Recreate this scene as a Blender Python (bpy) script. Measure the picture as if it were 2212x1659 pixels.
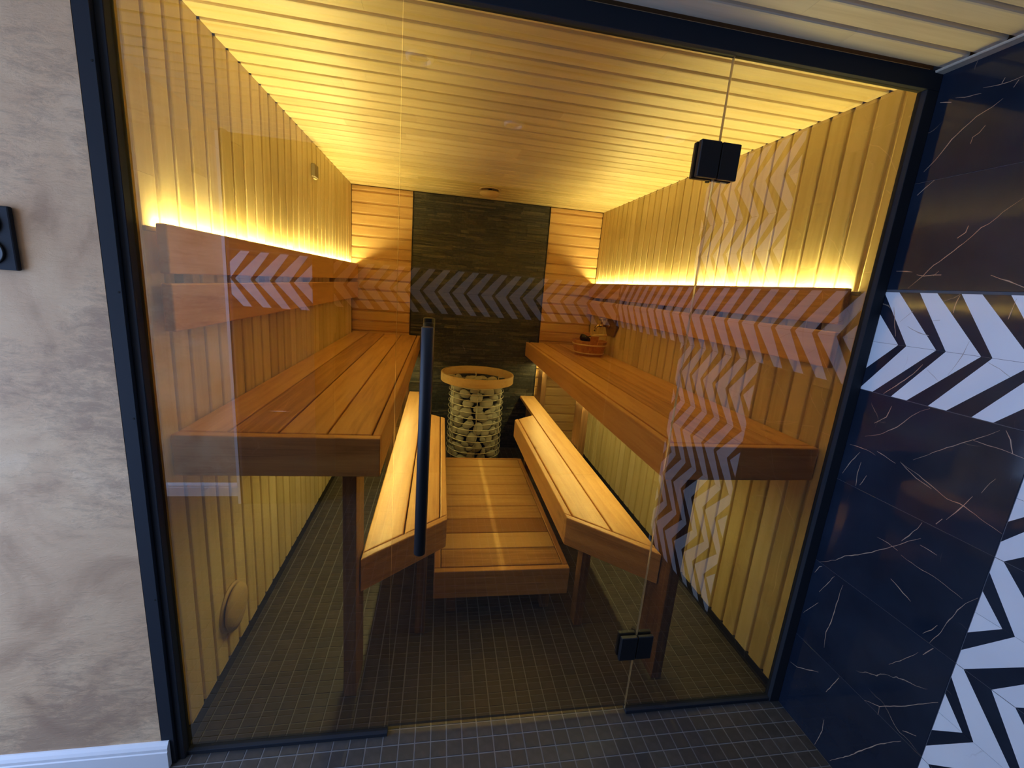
import bpy, bmesh, math, random
from mathutils import Matrix, Vector

S = bpy.context.scene
COL = S.collection
for o in list(bpy.data.objects):
    bpy.data.objects.remove(o)
random.seed(7)

# ------------------------------------------------------------------ camera
CAM = Vector((0.6927, -1.1305, 1.4268))
RX, RZ, RO, FPX = -0.2205, -0.1757, 0.0817, 934.46
def cam_axes():
    cz, sz, cx, sx = math.cos(RZ), math.sin(RZ), math.cos(RX), math.sin(RX)
    fwd = Vector((-sz * cx, cz * cx, sx)); right = Vector((cz, sz, 0)); up = right.cross(fwd)
    c, s = math.cos(RO), math.sin(RO)
    return c * right + s * up, -s * right + c * up, fwd
_r, _u, _f = cam_axes()
cd = bpy.data.cameras.new('camera'); cam = bpy.data.objects.new('camera', cd); COL.objects.link(cam)
cam.matrix_world = Matrix(((_r.x, _u.x, -_f.x, CAM.x), (_r.y, _u.y, -_f.y, CAM.y), (_r.z, _u.z, -_f.z, CAM.z), (0, 0, 0, 1)))
cd.sensor_fit = 'HORIZONTAL'; cd.sensor_width = 36.0; cd.lens = 36.0 * FPX / 2212.0
cd.clip_start = 0.02; cd.clip_end = 50
S.camera = cam

# ------------------------------------------------------------------ world, exposure, lamps
S.view_settings.view_transform = 'Standard'
S.view_settings.look = 'None'
S.view_settings.exposure = 0.25
S.view_settings.gamma = 1.0
S.view_settings.use_curve_mapping = False
S.cycles.use_denoising = True
S.cycles.max_bounces = 14; S.cycles.diffuse_bounces = 8; S.cycles.glossy_bounces = 6
S.cycles.transparent_max_bounces = 16
S.cycles.sample_clamp_indirect = 4.0
w = bpy.data.worlds.new('world'); S.world = w; w.use_nodes = True
w.node_tree.nodes['Background'].inputs[0].default_value = (0.40, 0.58, 1.0, 1)
w.node_tree.nodes['Background'].inputs[1].default_value = 0.10

WARM = (1.0, 0.89, 0.31)          # colour of the sauna's light strips
COOL = (0.34, 0.555, 1.0)          # colour of the daylight and spots outside it
TOP_E, LOW_E = 440.0, 150.0         # emission of the strips

def lamp(name, kind, loc, aim, energy, color, **kw):
    d = bpy.data.lights.new(name, kind); d.energy = energy; d.color = color
    for k, v in kw.items(): setattr(d, k, v)
    o = bpy.data.objects.new(name, d); COL.objects.link(o)
    o.location = loc
    o.rotation_euler = (Vector(aim) - Vector(loc)).to_track_quat('-Z', 'Y').to_euler()
    return o
# daylight from the corridor at the left, beyond the frame
lamp('corridor_daylight', 'AREA', (-1.60, -0.80, 1.10), (1.2, -0.62, 1.15), 47, COOL, shape='RECTANGLE', size=1.45, size_y=1.8)
SPOTS = [(0.60, -0.37), (0.96, -0.80), (1.62, -0.70), (-0.72, -1.02)]  # last spot is an added, unseen lamp that brightens the rear-left plaster
for i, (sx_, sy_) in enumerate(SPOTS):
    lamp('downlight_spot', 'SPOT', (sx_, sy_, 2.055), (sx_, sy_, 0), (3.5, 4, 7, 42)[i], COOL, spot_size=math.radians(125), spot_blend=0.9, shadow_soft_size=0.03)

# ------------------------------------------------------------------ dimensions (metres)
W, D, H = 1.987, 2.517, 2.08      # sauna: x 0..W, y 0..D, z 0..H
SK = 0.047                        # dark tile skirting
MX = 1.999                        # marble wall plane
YB = -1.95                        # rear wall behind the camera
HB, HBB = 0.974, 0.856            # upper bench top, underside of its rail
HL, HLB = 0.497, 0.371            # lower bench
X, Y, Z = Vector((1, 0, 0)), Vector((0, 1, 0)), Vector((0, 0, 1))

# ------------------------------------------------------------------ materials
def newmat(name):
    m = bpy.data.materials.new(name); m.use_nodes = True
    nt = m.node_tree; return m, nt, nt.nodes, nt.links, nt.nodes['Principled BSDF']
def ramp(N, stops, interp='LINEAR'):
    r = N.new('ShaderNodeValToRGB'); e = r.color_ramp.elements; r.color_ramp.interpolation = interp
    while len(e) < len(stops): e.new(0.5)
    for i, (p, c) in enumerate(stops):
        e[i].position = p; e[i].color = (*c, 1) if len(c) == 3 else c
    return r
def plain(name, col, rough=0.5, metal=0.0, spec=0.5):
    m, nt, N, L, b = newmat(name)
    b.inputs['Base Color'].default_value = (*col, 1); b.inputs['Roughness'].default_value = rough
    b.inputs['Metallic'].default_value = metal; b.inputs['Specular IOR Level'].default_value = spec
    n = N.new('ShaderNodeTexNoise'); n.inputs['Scale'].default_value = 120
    bp = N.new('ShaderNodeBump'); bp.inputs['Strength'].default_value = 0.04; bp.inputs['Distance'].default_value = 0.002
    L.new(n.outputs['Fac'], bp.inputs['Height']); L.new(bp.outputs['Normal'], b.inputs['Normal'])
    return m
def wood(name, dark, mid, light, rough=0.45, var=0.30, streak=1.0, knots=0.0):
    """Grain runs along each board's own X axis; every board has its own tone."""
    m, nt, N, L, b = newmat(name)
    tc = N.new('ShaderNodeTexCoord'); oi = N.new('ShaderNodeObjectInfo')
    off = N.new('ShaderNodeVectorMath'); off.operation = 'SCALE'; off.inputs[0].default_value = (31.7, 17.3, 9.1)
    L.new(oi.outputs['Random'], off.inputs['Scale'])
    add = N.new('ShaderNodeVectorMath'); L.new(tc.outputs['Object'], add.inputs[0]); L.new(off.outputs[0], add.inputs[1])
    mp = N.new('ShaderNodeMapping'); mp.inputs['Scale'].default_value = (1.6, 22, 22); L.new(add.outputs[0], mp.inputs['Vector'])
    n1 = N.new('ShaderNodeTexNoise'); n1.inputs['Scale'].default_value = 1.6; n1.inputs['Detail'].default_value = 5; n1.inputs['Distortion'].default_value = 0.6
    L.new(mp.outputs[0], n1.inputs['Vector'])
    mp2 = N.new('ShaderNodeMapping'); mp2.inputs['Scale'].default_value = (4, 160, 160); L.new(add.outputs[0], mp2.inputs['Vector'])
    n2 = N.new('ShaderNodeTexNoise'); n2.inputs['Scale'].default_value = 1.3; n2.inputs['Detail'].default_value = 3
    L.new(mp2.outputs[0], n2.inputs['Vector'])
    mx = N.new('ShaderNodeMath'); mx.operation = 'MULTIPLY_ADD'; mx.inputs[1].default_value = 0.25 * streak
    L.new(n2.outputs['Fac'], mx.inputs[0]); L.new(n1.outputs['Fac'], mx.inputs[2])
    ws = N.new('ShaderNodeTexWhiteNoise'); ws.noise_dimensions = '1D'; L.new(oi.outputs['Random'], ws.inputs['W'])
    sh = N.new('ShaderNodeMath'); sh.operation = 'MULTIPLY_ADD'; sh.inputs[1].default_value = var; sh.inputs[2].default_value = -var / 2 - 0.12 * streak
    L.new(ws.outputs['Value'], sh.inputs[0])
    tot = N.new('ShaderNodeMath'); L.new(mx.outputs[0], tot.inputs[0]); L.new(sh.outputs[0], tot.inputs[1])
    r = ramp(N, [(0.22, dark), (0.5, mid), (0.80, light)]); L.new(tot.outputs[0], r.inputs['Fac'])
    col = r.outputs['Color']
    if knots:
        mk = N.new('ShaderNodeMapping'); mk.inputs['Scale'].default_value = (2.2, 6, 6); L.new(add.outputs[0], mk.inputs['Vector'])
        v = N.new('ShaderNodeTexVoronoi'); v.inputs['Scale'].default_value = 1.0; L.new(mk.outputs[0], v.inputs['Vector'])
        kr = ramp(N, [(0.0, (1, 1, 1)), (0.05, (0.5, 0.5, 0.5)), (0.10, (0, 0, 0))]); L.new(v.outputs['Distance'], kr.inputs['Fac'])
        ml = N.new('ShaderNodeMath'); ml.operation = 'MULTIPLY'; ml.inputs[1].default_value = knots; L.new(kr.outputs['Color'], ml.inputs[0])
        mixk = N.new('ShaderNodeMix'); mixk.data_type = 'RGBA'; L.new(ml.outputs[0], mixk.inputs['Factor'])
        L.new(col, mixk.inputs['A']); mixk.inputs['B'].default_value = (dark[0] * .35, dark[1] * .3, dark[2] * .25, 1); col = mixk.outputs['Result']
    L.new(col, b.inputs['Base Color']); b.inputs['Roughness'].default_value = rough
    bp = N.new('ShaderNodeBump'); bp.inputs['Strength'].default_value = 0.10; bp.inputs['Distance'].default_value = 0.002
    L.new(n2.outputs['Fac'], bp.inputs['Height']); L.new(bp.outputs['Normal'], b.inputs['Normal'])
    return m

M = {}
M['wall_wood'] = wood('pale_panel_wood', (0.62, 0.49, 0.25), (0.735, 0.595, 0.32), (0.81, 0.67, 0.41), 0.42, 0.55)
M['back_wood'] = wood('orange_panel_wood', (0.48, 0.27, 0.10), (0.62, 0.38, 0.165), (0.70, 0.46, 0.21), 0.42, 0.30, knots=0.5)
M['bench_wood'] = wood('bench_wood', (0.40, 0.19, 0.066), (0.62, 0.325, 0.118), (0.73, 0.42, 0.165), 0.38, 0.42, 1.5, knots=0.6)
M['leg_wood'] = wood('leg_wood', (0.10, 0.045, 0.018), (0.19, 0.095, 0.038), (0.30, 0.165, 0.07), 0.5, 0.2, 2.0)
M['duck_wood'] = wood('platform_wood', (0.36, 0.18, 0.06), (0.56, 0.32, 0.12), (0.68, 0.43, 0.18), 0.38, 0.85, 1.2)
M['ring_wood'] = wood('ring_wood', (0.52, 0.33, 0.13), (0.64, 0.43, 0.19), (0.70, 0.50, 0.24), 0.45, 0.1)
M['bucket_wood'] = wood('bucket_wood', (0.36, 0.13, 0.04), (0.50, 0.21, 0.07), (0.58, 0.27, 0.10), 0.5, 0.35)
M['hoop'] = plain('pale_hoop', (0.74, 0.54, 0.28), 0.5)
M['black'] = plain('black_powder_coat', (0.010, 0.011, 0.014), 0.45, 0, 0.35)
M['frame'] = plain('black_frame_metal', (0.016, 0.020, 0.029), 0.72, 0, 0.25)
M['joint'] = plain('dark_joint', (0.003, 0.003, 0.004), 0.9)
M['backing'] = plain('batten_backing', (0.16, 0.09, 0.035), 0.8)
M['white'] = plain('white_paint', (0.80, 0.80, 0.82), 0.35)
M['cream'] = plain('cream_vent', (0.60, 0.46, 0.27), 0.5)
M['chrome'] = plain('brushed_brass', (0.55, 0.40, 0.22), 0.25, 1.0)
M['rail'] = plain('steel_ring', (0.60, 0.55, 0.45), 0.35, 0.7)
M['core'] = plain('heater_core', (0.02, 0.018, 0.015), 0.8)
M['grey'] = plain('grey_sensor', (0.22, 0.17, 0.11), 0.5)
M['ladle'] = plain('dark_ladle', (0.035, 0.030, 0.025), 0.25, 0.6)
M['profile'] = plain('aluminium_profile', (0.5, 0.5, 0.5), 0.4, 0.8)

def emit(name, col, e):
    m = bpy.data.materials.new(name); m.use_nodes = True; nt = m.node_tree; nt.nodes.clear()
    em = nt.nodes.new('ShaderNodeEmission'); em.inputs[0].default_value = (*col, 1); em.inputs[1].default_value = e
    o = nt.nodes.new('ShaderNodeOutputMaterial'); nt.links.new(em.outputs[0], o.inputs[0]); return m
M['led_top'] = emit('warm_light_strip', WARM, TOP_E)
M['led_low'] = emit('warm_low_light_strip', WARM, LOW_E)
M['lamp_face'] = emit('downlight_lens', COOL, 1.2)

def glass_mat():
    """Bronze tinted pane: each face lets tinted light through and mirrors by its angle."""
    m = bpy.data.materials.new('bronze_glass'); m.use_nodes = True; nt = m.node_tree; N = nt.nodes; L = nt.links; N.clear()
    t = N.new('ShaderNodeBsdfTransparent'); t.inputs[0].default_value = (0.70, 0.675, 0.63, 1)
    g = N.new('ShaderNodeBsdfGlossy'); g.inputs['Roughness'].default_value = 0.0; g.inputs[0].default_value = (1, 1, 1, 1)
    fr = N.new('ShaderNodeFresnel'); fr.inputs['IOR'].default_value = 1.62
    ge = N.new('ShaderNodeNewGeometry'); fl = N.new('ShaderNodeMath'); fl.operation = 'SUBTRACT'; fl.inputs[0].default_value = 1.0
    L.new(ge.outputs['Backfacing'], fl.inputs[1])
    mu = N.new('ShaderNodeMath'); mu.operation = 'MULTIPLY'; L.new(fr.outputs[0], mu.inputs[0]); L.new(fl.outputs[0], mu.inputs[1])
    m2 = N.new('ShaderNodeMath'); m2.operation = 'MULTIPLY'; m2.inputs[1].default_value = 2.3; m2.use_clamp = True; L.new(mu.outputs[0], m2.inputs[0])
    mx = N.new('ShaderNodeMixShader'); L.new(m2.outputs[0], mx.inputs[0]); L.new(t.outputs[0], mx.inputs[1]); L.new(g.outputs[0], mx.inputs[2])
    o = N.new('ShaderNodeOutputMaterial'); L.new(mx.outputs[0], o.inputs[0]); return m
M['glass'] = glass_mat()
def edge_mat():
    m, nt, N, L, b = newmat('lit_polished_glass_edge')
    b.inputs['Base Color'].default_value = (0.42, 0.35, 0.22, 1); b.inputs['Roughness'].default_value = 0.15  # pale tone stands in for light carried through the pane
    b.inputs['Transmission Weight'].default_value = 0.5; b.inputs['IOR'].default_value = 1.5
    return m
M['edge'] = edge_mat()
M['edge_dark'] = plain('unlit_glass_edge', (0.02, 0.018, 0.014), 0.8, 0, 0.2)  # same glass edge painted dark where no bright line should show

def stucco_mat():
    m, nt, N, L, b = newmat('trowelled_plaster')
    tc = N.new('ShaderNodeTexCoord')
    n = N.new('ShaderNodeTexNoise'); n.inputs['Scale'].default_value = 3.2; n.inputs['Detail'].default_value = 7; n.inputs['Distortion'].default_value = 1.6
    L.new(tc.outputs['Object'], n.inputs['Vector'])
    r = ramp(N, [(0.30, (0.56, 0.34, 0.19)), (0.42, (0.75, 0.48, 0.275)), (0.56, (0.84, 0.56, 0.325)), (0.75, (0.90, 0.63, 0.39))])
    L.new(n.outputs['Fac'], r.inputs['Fac'])
    mp = N.new('ShaderNodeMapping'); mp.inputs['Scale'].default_value = (11, 9, 30); mp.inputs['Rotation'].default_value = (0, 0.35, 0); L.new(tc.outputs['Object'], mp.inputs['Vector'])
    n2 = N.new('ShaderNodeTexNoise'); n2.inputs['Scale'].default_value = 1.6; n2.inputs['Detail'].default_value = 12; n2.inputs['Roughness'].default_value = 0.8; n2.inputs['Distortion'].default_value = 0.35
    L.new(mp.outputs[0], n2.inputs['Vector'])
    n3 = N.new('ShaderNodeTexNoise'); n3.inputs['Scale'].default_value = 2.3; n3.inputs['Detail'].default_value = 2; L.new(tc.outputs['Object'], n3.inputs['Vector'])
    pr = N.new('ShaderNodeMath'); pr.operation = 'MULTIPLY'; L.new(n2.outputs['Fac'], pr.inputs[0]); L.new(n3.outputs['Fac'], pr.inputs[1])
    r2 = ramp(N, [(0.235, (0, 0, 0)), (0.34, (0.62, 0.62, 0.62))]); L.new(pr.outputs[0], r2.inputs['Fac'])
    mx = N.new('ShaderNodeMix'); mx.data_type = 'RGBA'; L.new(r2.outputs['Color'], mx.inputs['Factor']); L.new(r.outputs['Color'], mx.inputs['A'])
    mx.inputs['B'].default_value = (0.38, 0.235, 0.15, 1)
    L.new(mx.outputs['Result'], b.inputs['Base Color']); b.inputs['Roughness'].default_value = 0.7
    bp = N.new('ShaderNodeBump'); bp.inputs['Strength'].default_value = 0.75; bp.inputs['Distance'].default_value = 0.006
    L.new(n2.outputs['Fac'], bp.inputs['Height']); L.new(bp.outputs['Normal'], b.inputs['Normal'])
    return m
M['stucco'] = stucco_mat()

def marble_mat(name, base, base2, vein, width, rough):
    m, nt, N, L, b = newmat(name)
    tc = N.new('ShaderNodeTexCoord'); oi = N.new('ShaderNodeObjectInfo')
    off = N.new('ShaderNodeVectorMath'); off.operation = 'SCALE'; off.inputs[0].default_value = (13.1, 7.7, 5.3); L.new(oi.outputs['Random'], off.inputs['Scale'])
    add = N.new('ShaderNodeVectorMath'); L.new(tc.outputs['Object'], add.inputs[0]); L.new(off.outputs[0], add.inputs[1])
    n0 = N.new('ShaderNodeTexNoise'); n0.inputs['Scale'].default_value = 6; n0.inputs['Detail'].default_value = 6; L.new(add.outputs[0], n0.inputs['Vector'])
    ds = N.new('ShaderNodeVectorMath'); ds.operation = 'SCALE'; ds.inputs['Scale'].default_value = 0.10; L.new(n0.outputs['Color'], ds.inputs[0])
    wv = N.new('ShaderNodeVectorMath'); L.new(add.outputs[0], wv.inputs[0]); L.new(ds.outputs[0], wv.inputs[1])
    vo = N.new('ShaderNodeTexVoronoi'); vo.feature = 'DISTANCE_TO_EDGE'; vo.inputs['Scale'].default_value = 3.6; L.new(wv.outputs[0], vo.inputs['Vector'])
    vr = ramp(N, [(0.0, (1, 1, 1)), (width, (0.0, 0.0, 0.0))]); L.new(vo.outputs['Distance'], vr.inputs['Fac'])
    nm = N.new('ShaderNodeTexNoise'); nm.inputs['Scale'].default_value = 5.0; nm.inputs['Detail'].default_value = 2; L.new(add.outputs[0], nm.inputs['Vector'])
    mr = ramp(N, [(0.58, (0, 0, 0)), (0.72, (1, 1, 1))]); L.new(nm.outputs['Fac'], mr.inputs['Fac'])
    ml = N.new('ShaderNodeMath'); ml.operation = 'MULTIPLY'; L.new(vr.outputs['Color'], ml.inputs[0]); L.new(mr.outputs['Color'], ml.inputs[1])
    br = ramp(N, [(0.35, base), (0.7, base2)]); L.new(n0.outputs['Fac'], br.inputs['Fac'])
    mx = N.new('ShaderNodeMix'); mx.data_type = 'RGBA'; L.new(ml.outputs[0], mx.inputs['Factor']); L.new(br.outputs['Color'], mx.inputs['A']); mx.inputs['B'].default_value = (*vein, 1)
    L.new(mx.outputs['Result'], b.inputs['Base Color']); b.inputs['Roughness'].default_value = rough
    return m
M['marble'] = marble_mat('black_marble', (0.010, 0.0150, 0.029), (0.016, 0.024, 0.044), (0.50, 0.38, 0.28), 0.0040, 0.08)
M['white_marble'] = marble_mat('white_marble', (0.72, 0.76, 0.83), (0.78, 0.82, 0.88), (0.42, 0.41, 0.42), 0.004, 0.12)
def mottled(name, c1, c2, c3, scale, rough, bump=0.3):
    m, nt, N, L, b = newmat(name)
    tc = N.new('ShaderNodeTexCoord'); n = N.new('ShaderNodeTexNoise'); n.inputs['Scale'].default_value = scale; n.inputs['Detail'].default_value = 5
    L.new(tc.outputs['Object'], n.inputs['Vector'])
    at = N.new('ShaderNodeAttribute'); at.attribute_name = 'tone'
    oi = N.new('ShaderNodeObjectInfo')
    a = N.new('ShaderNodeMath'); a.operation = 'MULTIPLY_ADD'; a.inputs[1].default_value = 0.5; L.new(at.outputs['Fac'], a.inputs[0])
    sub = N.new('ShaderNodeMath'); sub.operation = 'MULTIPLY_ADD'; sub.inputs[1].default_value = 0.25; L.new(oi.outputs['Random'], sub.inputs[0]); sub.inputs[2].default_value = -0.35
    L.new(sub.outputs[0], a.inputs[2])
    t = N.new('ShaderNodeMath'); L.new(n.outputs['Fac'], t.inputs[0]); L.new(a.outputs[0], t.inputs[1])
    r = ramp(N, [(0.2, c1), (0.5, c2), (0.8, c3)]); L.new(t.outputs[0], r.inputs['Fac'])
    L.new(r.outputs['Color'], b.inputs['Base Color']); b.inputs['Roughness'].default_value = rough
    bp = N.new('ShaderNodeBump'); bp.inputs['Strength'].default_value = bump; bp.inputs['Distance'].default_value = 0.003
    L.new(n.outputs['Fac'], bp.inputs['Height']); L.new(bp.outputs['Normal'], b.inputs['Normal'])
    return m
M['slate'] = mottled('dark_slate', (0.010, 0.010, 0.009), (0.030, 0.029, 0.025), (0.085, 0.080, 0.066), 60, 0.55, 0.5)
M['tile'] = mottled('dark_mosaic', (0.046, 0.040, 0.037), (0.066, 0.057, 0.053), (0.092, 0.080, 0.074), 35, 0.45, 0.25)
M['grout'] = plain('grey_grout', (0.185, 0.18, 0.185), 0.85)
M['stone'] = mottled('grey_olivine_stone', (0.34, 0.32, 0.27), (0.50, 0.47, 0.40), (0.62, 0.59, 0.51), 22, 0.75, 0.3)
M['skirt'] = plain('black_skirting_tile', (0.012, 0.012, 0.012), 0.5)

# ------------------------------------------------------------------ mesh helpers
WORLD = {}
def mesh_from(name, bm, mats, smooth=False):
    me = bpy.data.meshes.new(name); bm.to_mesh(me); bm.free()
    for m in (mats if isinstance(mats, (list, tuple)) else [mats]): me.materials.append(m)
    if smooth:
        for p in me.polygons: p.use_smooth = True
    return me
def link(name, me, parent=None, mat=None):
    """Links an object; mat is its WORLD matrix."""
    o = bpy.data.objects.new(name, me); COL.objects.link(o)
    mw = mat if mat is not None else (WORLD[parent] if parent else Matrix.Identity(4))
    WORLD[o] = mw.copy()
    if parent:
        o.parent = parent; o.matrix_basis = WORLD[parent].inverted() @ mw
    else:
        o.matrix_basis = mw
    return o
def T(x, y, z): return Matrix.Translation((x, y, z))
def props(o, label=None, cat=None, group=None, kind=None):
    if label: o['label'] = label
    if cat: o['category'] = cat
    if group: o['group'] = group
    if kind: o['kind'] = kind
    return o
def thing(name, label, cat, loc, group=None):
    return props(link(name, None, None, T(*loc)), label, cat, group)
def frame_mat(origin, xd, zd):
    xd = Vector(xd).normalized(); zd = Vector(zd).normalized(); yd = zd.cross(xd)
    return Matrix(((xd.x, yd.x, zd.x, origin[0]), (xd.y, yd.y, zd.y, origin[1]), (xd.z, yd.z, zd.z, origin[2]), (0, 0, 0, 1)))
def box_bm(x0, x1, y0, y1, z0, z1, bev=0.0, seg=1, bm=None):
    own = bm is None
    b = bmesh.new()
    bmesh.ops.create_cube(b, size=1.0)
    for v in b.verts:
        v.co = Vector(((x0 + x1) / 2 + v.co.x * (x1 - x0), (y0 + y1) / 2 + v.co.y * (y1 - y0), (z0 + z1) / 2 + v.co.z * (z1 - z0)))
    if bev > 0:
        bmesh.ops.bevel(b, geom=list(b.edges), offset=bev, segments=seg, affect='EDGES', profile=0.5)
    if own: return b
    tmp = bpy.data.meshes.new('tmp'); b.to_mesh(tmp); b.free(); bm.from_mesh(tmp); bpy.data.meshes.remove(tmp); return bm
def box(name, x0, x1, y0, y1, z0, z1, mat, parent=None, bev=0.0, seg=1):
    """A box given in world coordinates; origin at the middle of its base."""
    o3 = ((x0 + x1) / 2, (y0 + y1) / 2, z0)
    bm = box_bm(x0 - o3[0], x1 - o3[0], y0 - o3[1], y1 - o3[1], 0, z1 - z0, bev, seg)
    return link(name, mesh_from(name, bm, mat), parent, T(*o3))
def plank(name, origin, xd, zd, L, wd, t, mat, parent, bev=0.003, seg=2):
    """Board: local X along the grain from 0..L, Y centred width, Z from -t to 0 (its face)."""
    bm = box_bm(0, L, -wd / 2, wd / 2, -t, 0, bev, seg)
    return link(name, mesh_from(name, bm, mat), parent, frame_mat(origin, xd, zd))
def prism_bm(poly, z0, z1, bev=0.0):
    bm = bmesh.new()
    lo = [bm.verts.new((p[0], p[1], z0)) for p in poly]; hi = [bm.verts.new((p[0], p[1], z1)) for p in poly]
    bm.faces.new(list(reversed(lo))); bm.faces.new(hi)
    n = len(poly)
    for i in range(n): bm.faces.new((lo[i], lo[(i + 1) % n], hi[(i + 1) % n], hi[i]))
    bmesh.ops.recalc_face_normals(bm, faces=bm.faces)
    if bev: bmesh.ops.bevel(bm, geom=list(bm.edges), offset=bev, segments=2, affect='EDGES', profile=0.5)
    return bm
def poly_plank(name, poly, ztop, t, along, mat, parent, bev=0.003):
    """Board with a freely cut outline (world x,y), grain along direction `along`."""
    xd = Vector((along[0], along[1], 0)).normalized(); o = Vector((poly[0][0], poly[0][1], ztop))
    fm = frame_mat(o, xd, Z); inv = fm.inverted()
    loc = [inv @ Vector((p[0], p[1], ztop)) for p in poly]
    return link(name, mesh_from(name, prism_bm([(q.x, q.y) for q in loc], -t, 0, bev), mat), parent, fm)
def lathe_bm(prof, n=32, cap=False):
    bm = bmesh.new(); rings = []
    for r, z in prof:
        rings.append([bm.verts.new((r * math.cos(2 * math.pi * i / n), r * math.sin(2 * math.pi * i / n), z)) for i in range(n)])
    for a, c in zip(rings, rings[1:]):
        for i in range(n): bm.faces.new((a[i], a[(i + 1) % n], c[(i + 1) % n], c[i]))
    if cap:
        bm.faces.new(list(reversed(rings[0]))); bm.faces.new(rings[-1])
    bmesh.ops.recalc_face_normals(bm, faces=bm.faces)
    return bm
def tube_bm(pts, rad, n=10, closed=False, caps=True):
    bm = bmesh.new(); rings = []; P = [Vector(p) for p in pts]; k = len(P)
    R = rad if isinstance(rad, (list, tuple)) else [rad] * k
    for i, p in enumerate(P):
        a = P[i - 1] if (i > 0 or closed) else P[i]; c = P[(i + 1) % k] if (i < k - 1 or closed) else P[i]
        t = (c - a).normalized(); ref = Z if abs(t.z) < 0.9 else X
        u = t.cross(ref).normalized(); v = t.cross(u)
        rings.append([bm.verts.new(p + R[i] * (math.cos(2 * math.pi * j / n) * u + math.sin(2 * math.pi * j / n) * v)) for j in range(n)])
    for i in range(k if closed else k - 1):
        a, c = rings[i], rings[(i + 1) % k]
        for j in range(n): bm.faces.new((a[j], a[(j + 1) % n], c[(j + 1) % n], c[j]))
    if caps and not closed:
        bm.faces.new(rings[0]); bm.faces.new(rings[-1])
    bmesh.ops.recalc_face_normals(bm, faces=bm.faces)
    return bm

# ------------------------------------------------------------------ panel boards with a shadow gap
BOARD_CACHE = {}
def board_mesh(L, pitch, mat, key):
    k = (round(L, 4), round(pitch, 4), key)
    if k in BOARD_CACHE: return BOARD_CACHE[k]
    p = pitch; g = 0.0115                   # width of the recessed tongue
    prof = [(0.0003, -0.018), (0.0003, -0.0100), (g, -0.0100), (g + 0.0004, -0.0040), (g + 0.0025, -0.001), (g + 0.006, 0.0),
            (p - 0.006, 0.0), (p - 0.002, -0.001), (p - 0.0003, -0.0040), (p - 0.0003, -0.018)]
    bm = bmesh.new()
    a = [bm.verts.new((0.0002, y - p / 2, z)) for y, z in prof]; b = [bm.verts.new((L - 0.0002, y - p / 2, z)) for y, z in prof]
    n = len(prof)
    for i in range(n): bm.faces.new((a[i], a[(i + 1) % n], b[(i + 1) % n], b[i]))
    bm.faces.new(a); bm.faces.new(b)
    bmesh.ops.recalc_face_normals(bm, faces=bm.faces)
    me = mesh_from('board', bm, mat); BOARD_CACHE[k] = me; return me
def clad(parent, origin, xd, zd, L, first, pitch, span, mat, key, cuts):
    """Lays boards side by side along local Y from `first`; every row is cut into pieces of its own."""
    fm = frame_mat(origin, xd, zd); i = 0
    y = first
    while y < span - 0.004:
        y0, p = y, pitch
        if y0 < 0: p = pitch + y0; y0 = 0
        if y0 + p > span: p = span - y0
        js = cuts(i)
        ends = [0] + js + [L]
        if p > 0.012:
            for s, e in zip(ends, ends[1:]):
                link('board', board_mesh(e - s, p, mat, key), parent, fm @ T(s, y0 + p / 2, 0))
        y += pitch; i += 1
rnd = random.Random(3)
def cut_fn(L, lens):
    def f(i):
        out, x = [], rnd.choice(lens) * rnd.uniform(0.35, 1.0)
        while x < L - 0.18:
            out.append(round(x, 2)); x += rnd.choice(lens)
        return out
    return f
TK = 0.014   # board thickness, faces lie on the room planes

wl = props(box('wall_left', -0.08, -0.0185, 0.052, D + 0.08, 0, H + 0.06, M['backing']), 'left sauna wall clad in pale vertical boards', None, None, 'structure')
clad(wl, (0, D, SK), (0, 0, 1), (1, 0, 0), H - SK, -0.058, 0.084, D - 0.026, M['wall_wood'], 'w', cut_fn(H, [1.25, 1.6, 0.95, 1.9]))
wr = props(box('wall_right', W + 0.0185, W + 0.08, 0.052, D + 0.08, 0, H + 0.06, M['backing']), 'right sauna wall clad in pale vertical boards', None, None, 'structure')
clad(wr, (W, 0.026, SK), (0, 0, 1), (-1, 0, 0), H - SK, 0.053 - 0.0838, 0.0838, D - 0.026, M['wall_wood'], 'w', cut_fn(H, [1.25, 1.6, 0.95, 1.9]))
ce = props(box('ceiling', -0.08, W + 0.08, 0.030, D + 0.08, H + 0.0185, H + 0.06, M['backing']), 'sauna ceiling of pale boards running across', None, None, 'structure')
def clad_ceiling():
    y = 0.05 - 0.0236; i = 0; f = cut_fn(W, [0.55, 0.8, 1.1, 1.4])
    while y < D - 0.01:
        p = min(0.0852 if i else 0.1088, D - y); ends = [0] + f(i) + [W]
        for s, e in zip(ends, ends[1:]):
            link('board', board_mesh(e - s, p, M['wall_wood'], 'w'), ce, frame_mat((s, y + p / 2, H), X, -Z))
        y += p; i += 1
clad_ceiling()
wb = props(box('wall_back', -0.08, W + 0.08, D + 0.0185, D + 0.09, 0, H + 0.06, M['backing']), 'back wall with orange boards and a dark slate strip', None, None, 'structure')
SL, SR = 0.452, 1.542
clad(wb, (0, D, 0.003), (1, 0, 0), (0, -1, 0), SL - 0.002, 0.003 - 0.0, 0.0812, H - 0.003, M['back_wood'], 'b', lambda i: [])
clad(wb, (SR + 0.002, D, 0.003), (1, 0, 0), (0, -1, 0), W - SR - 0.002, 0.003, 0.0812, H - 0.003, M['back_wood'], 'b', lambda i: [])

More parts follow.
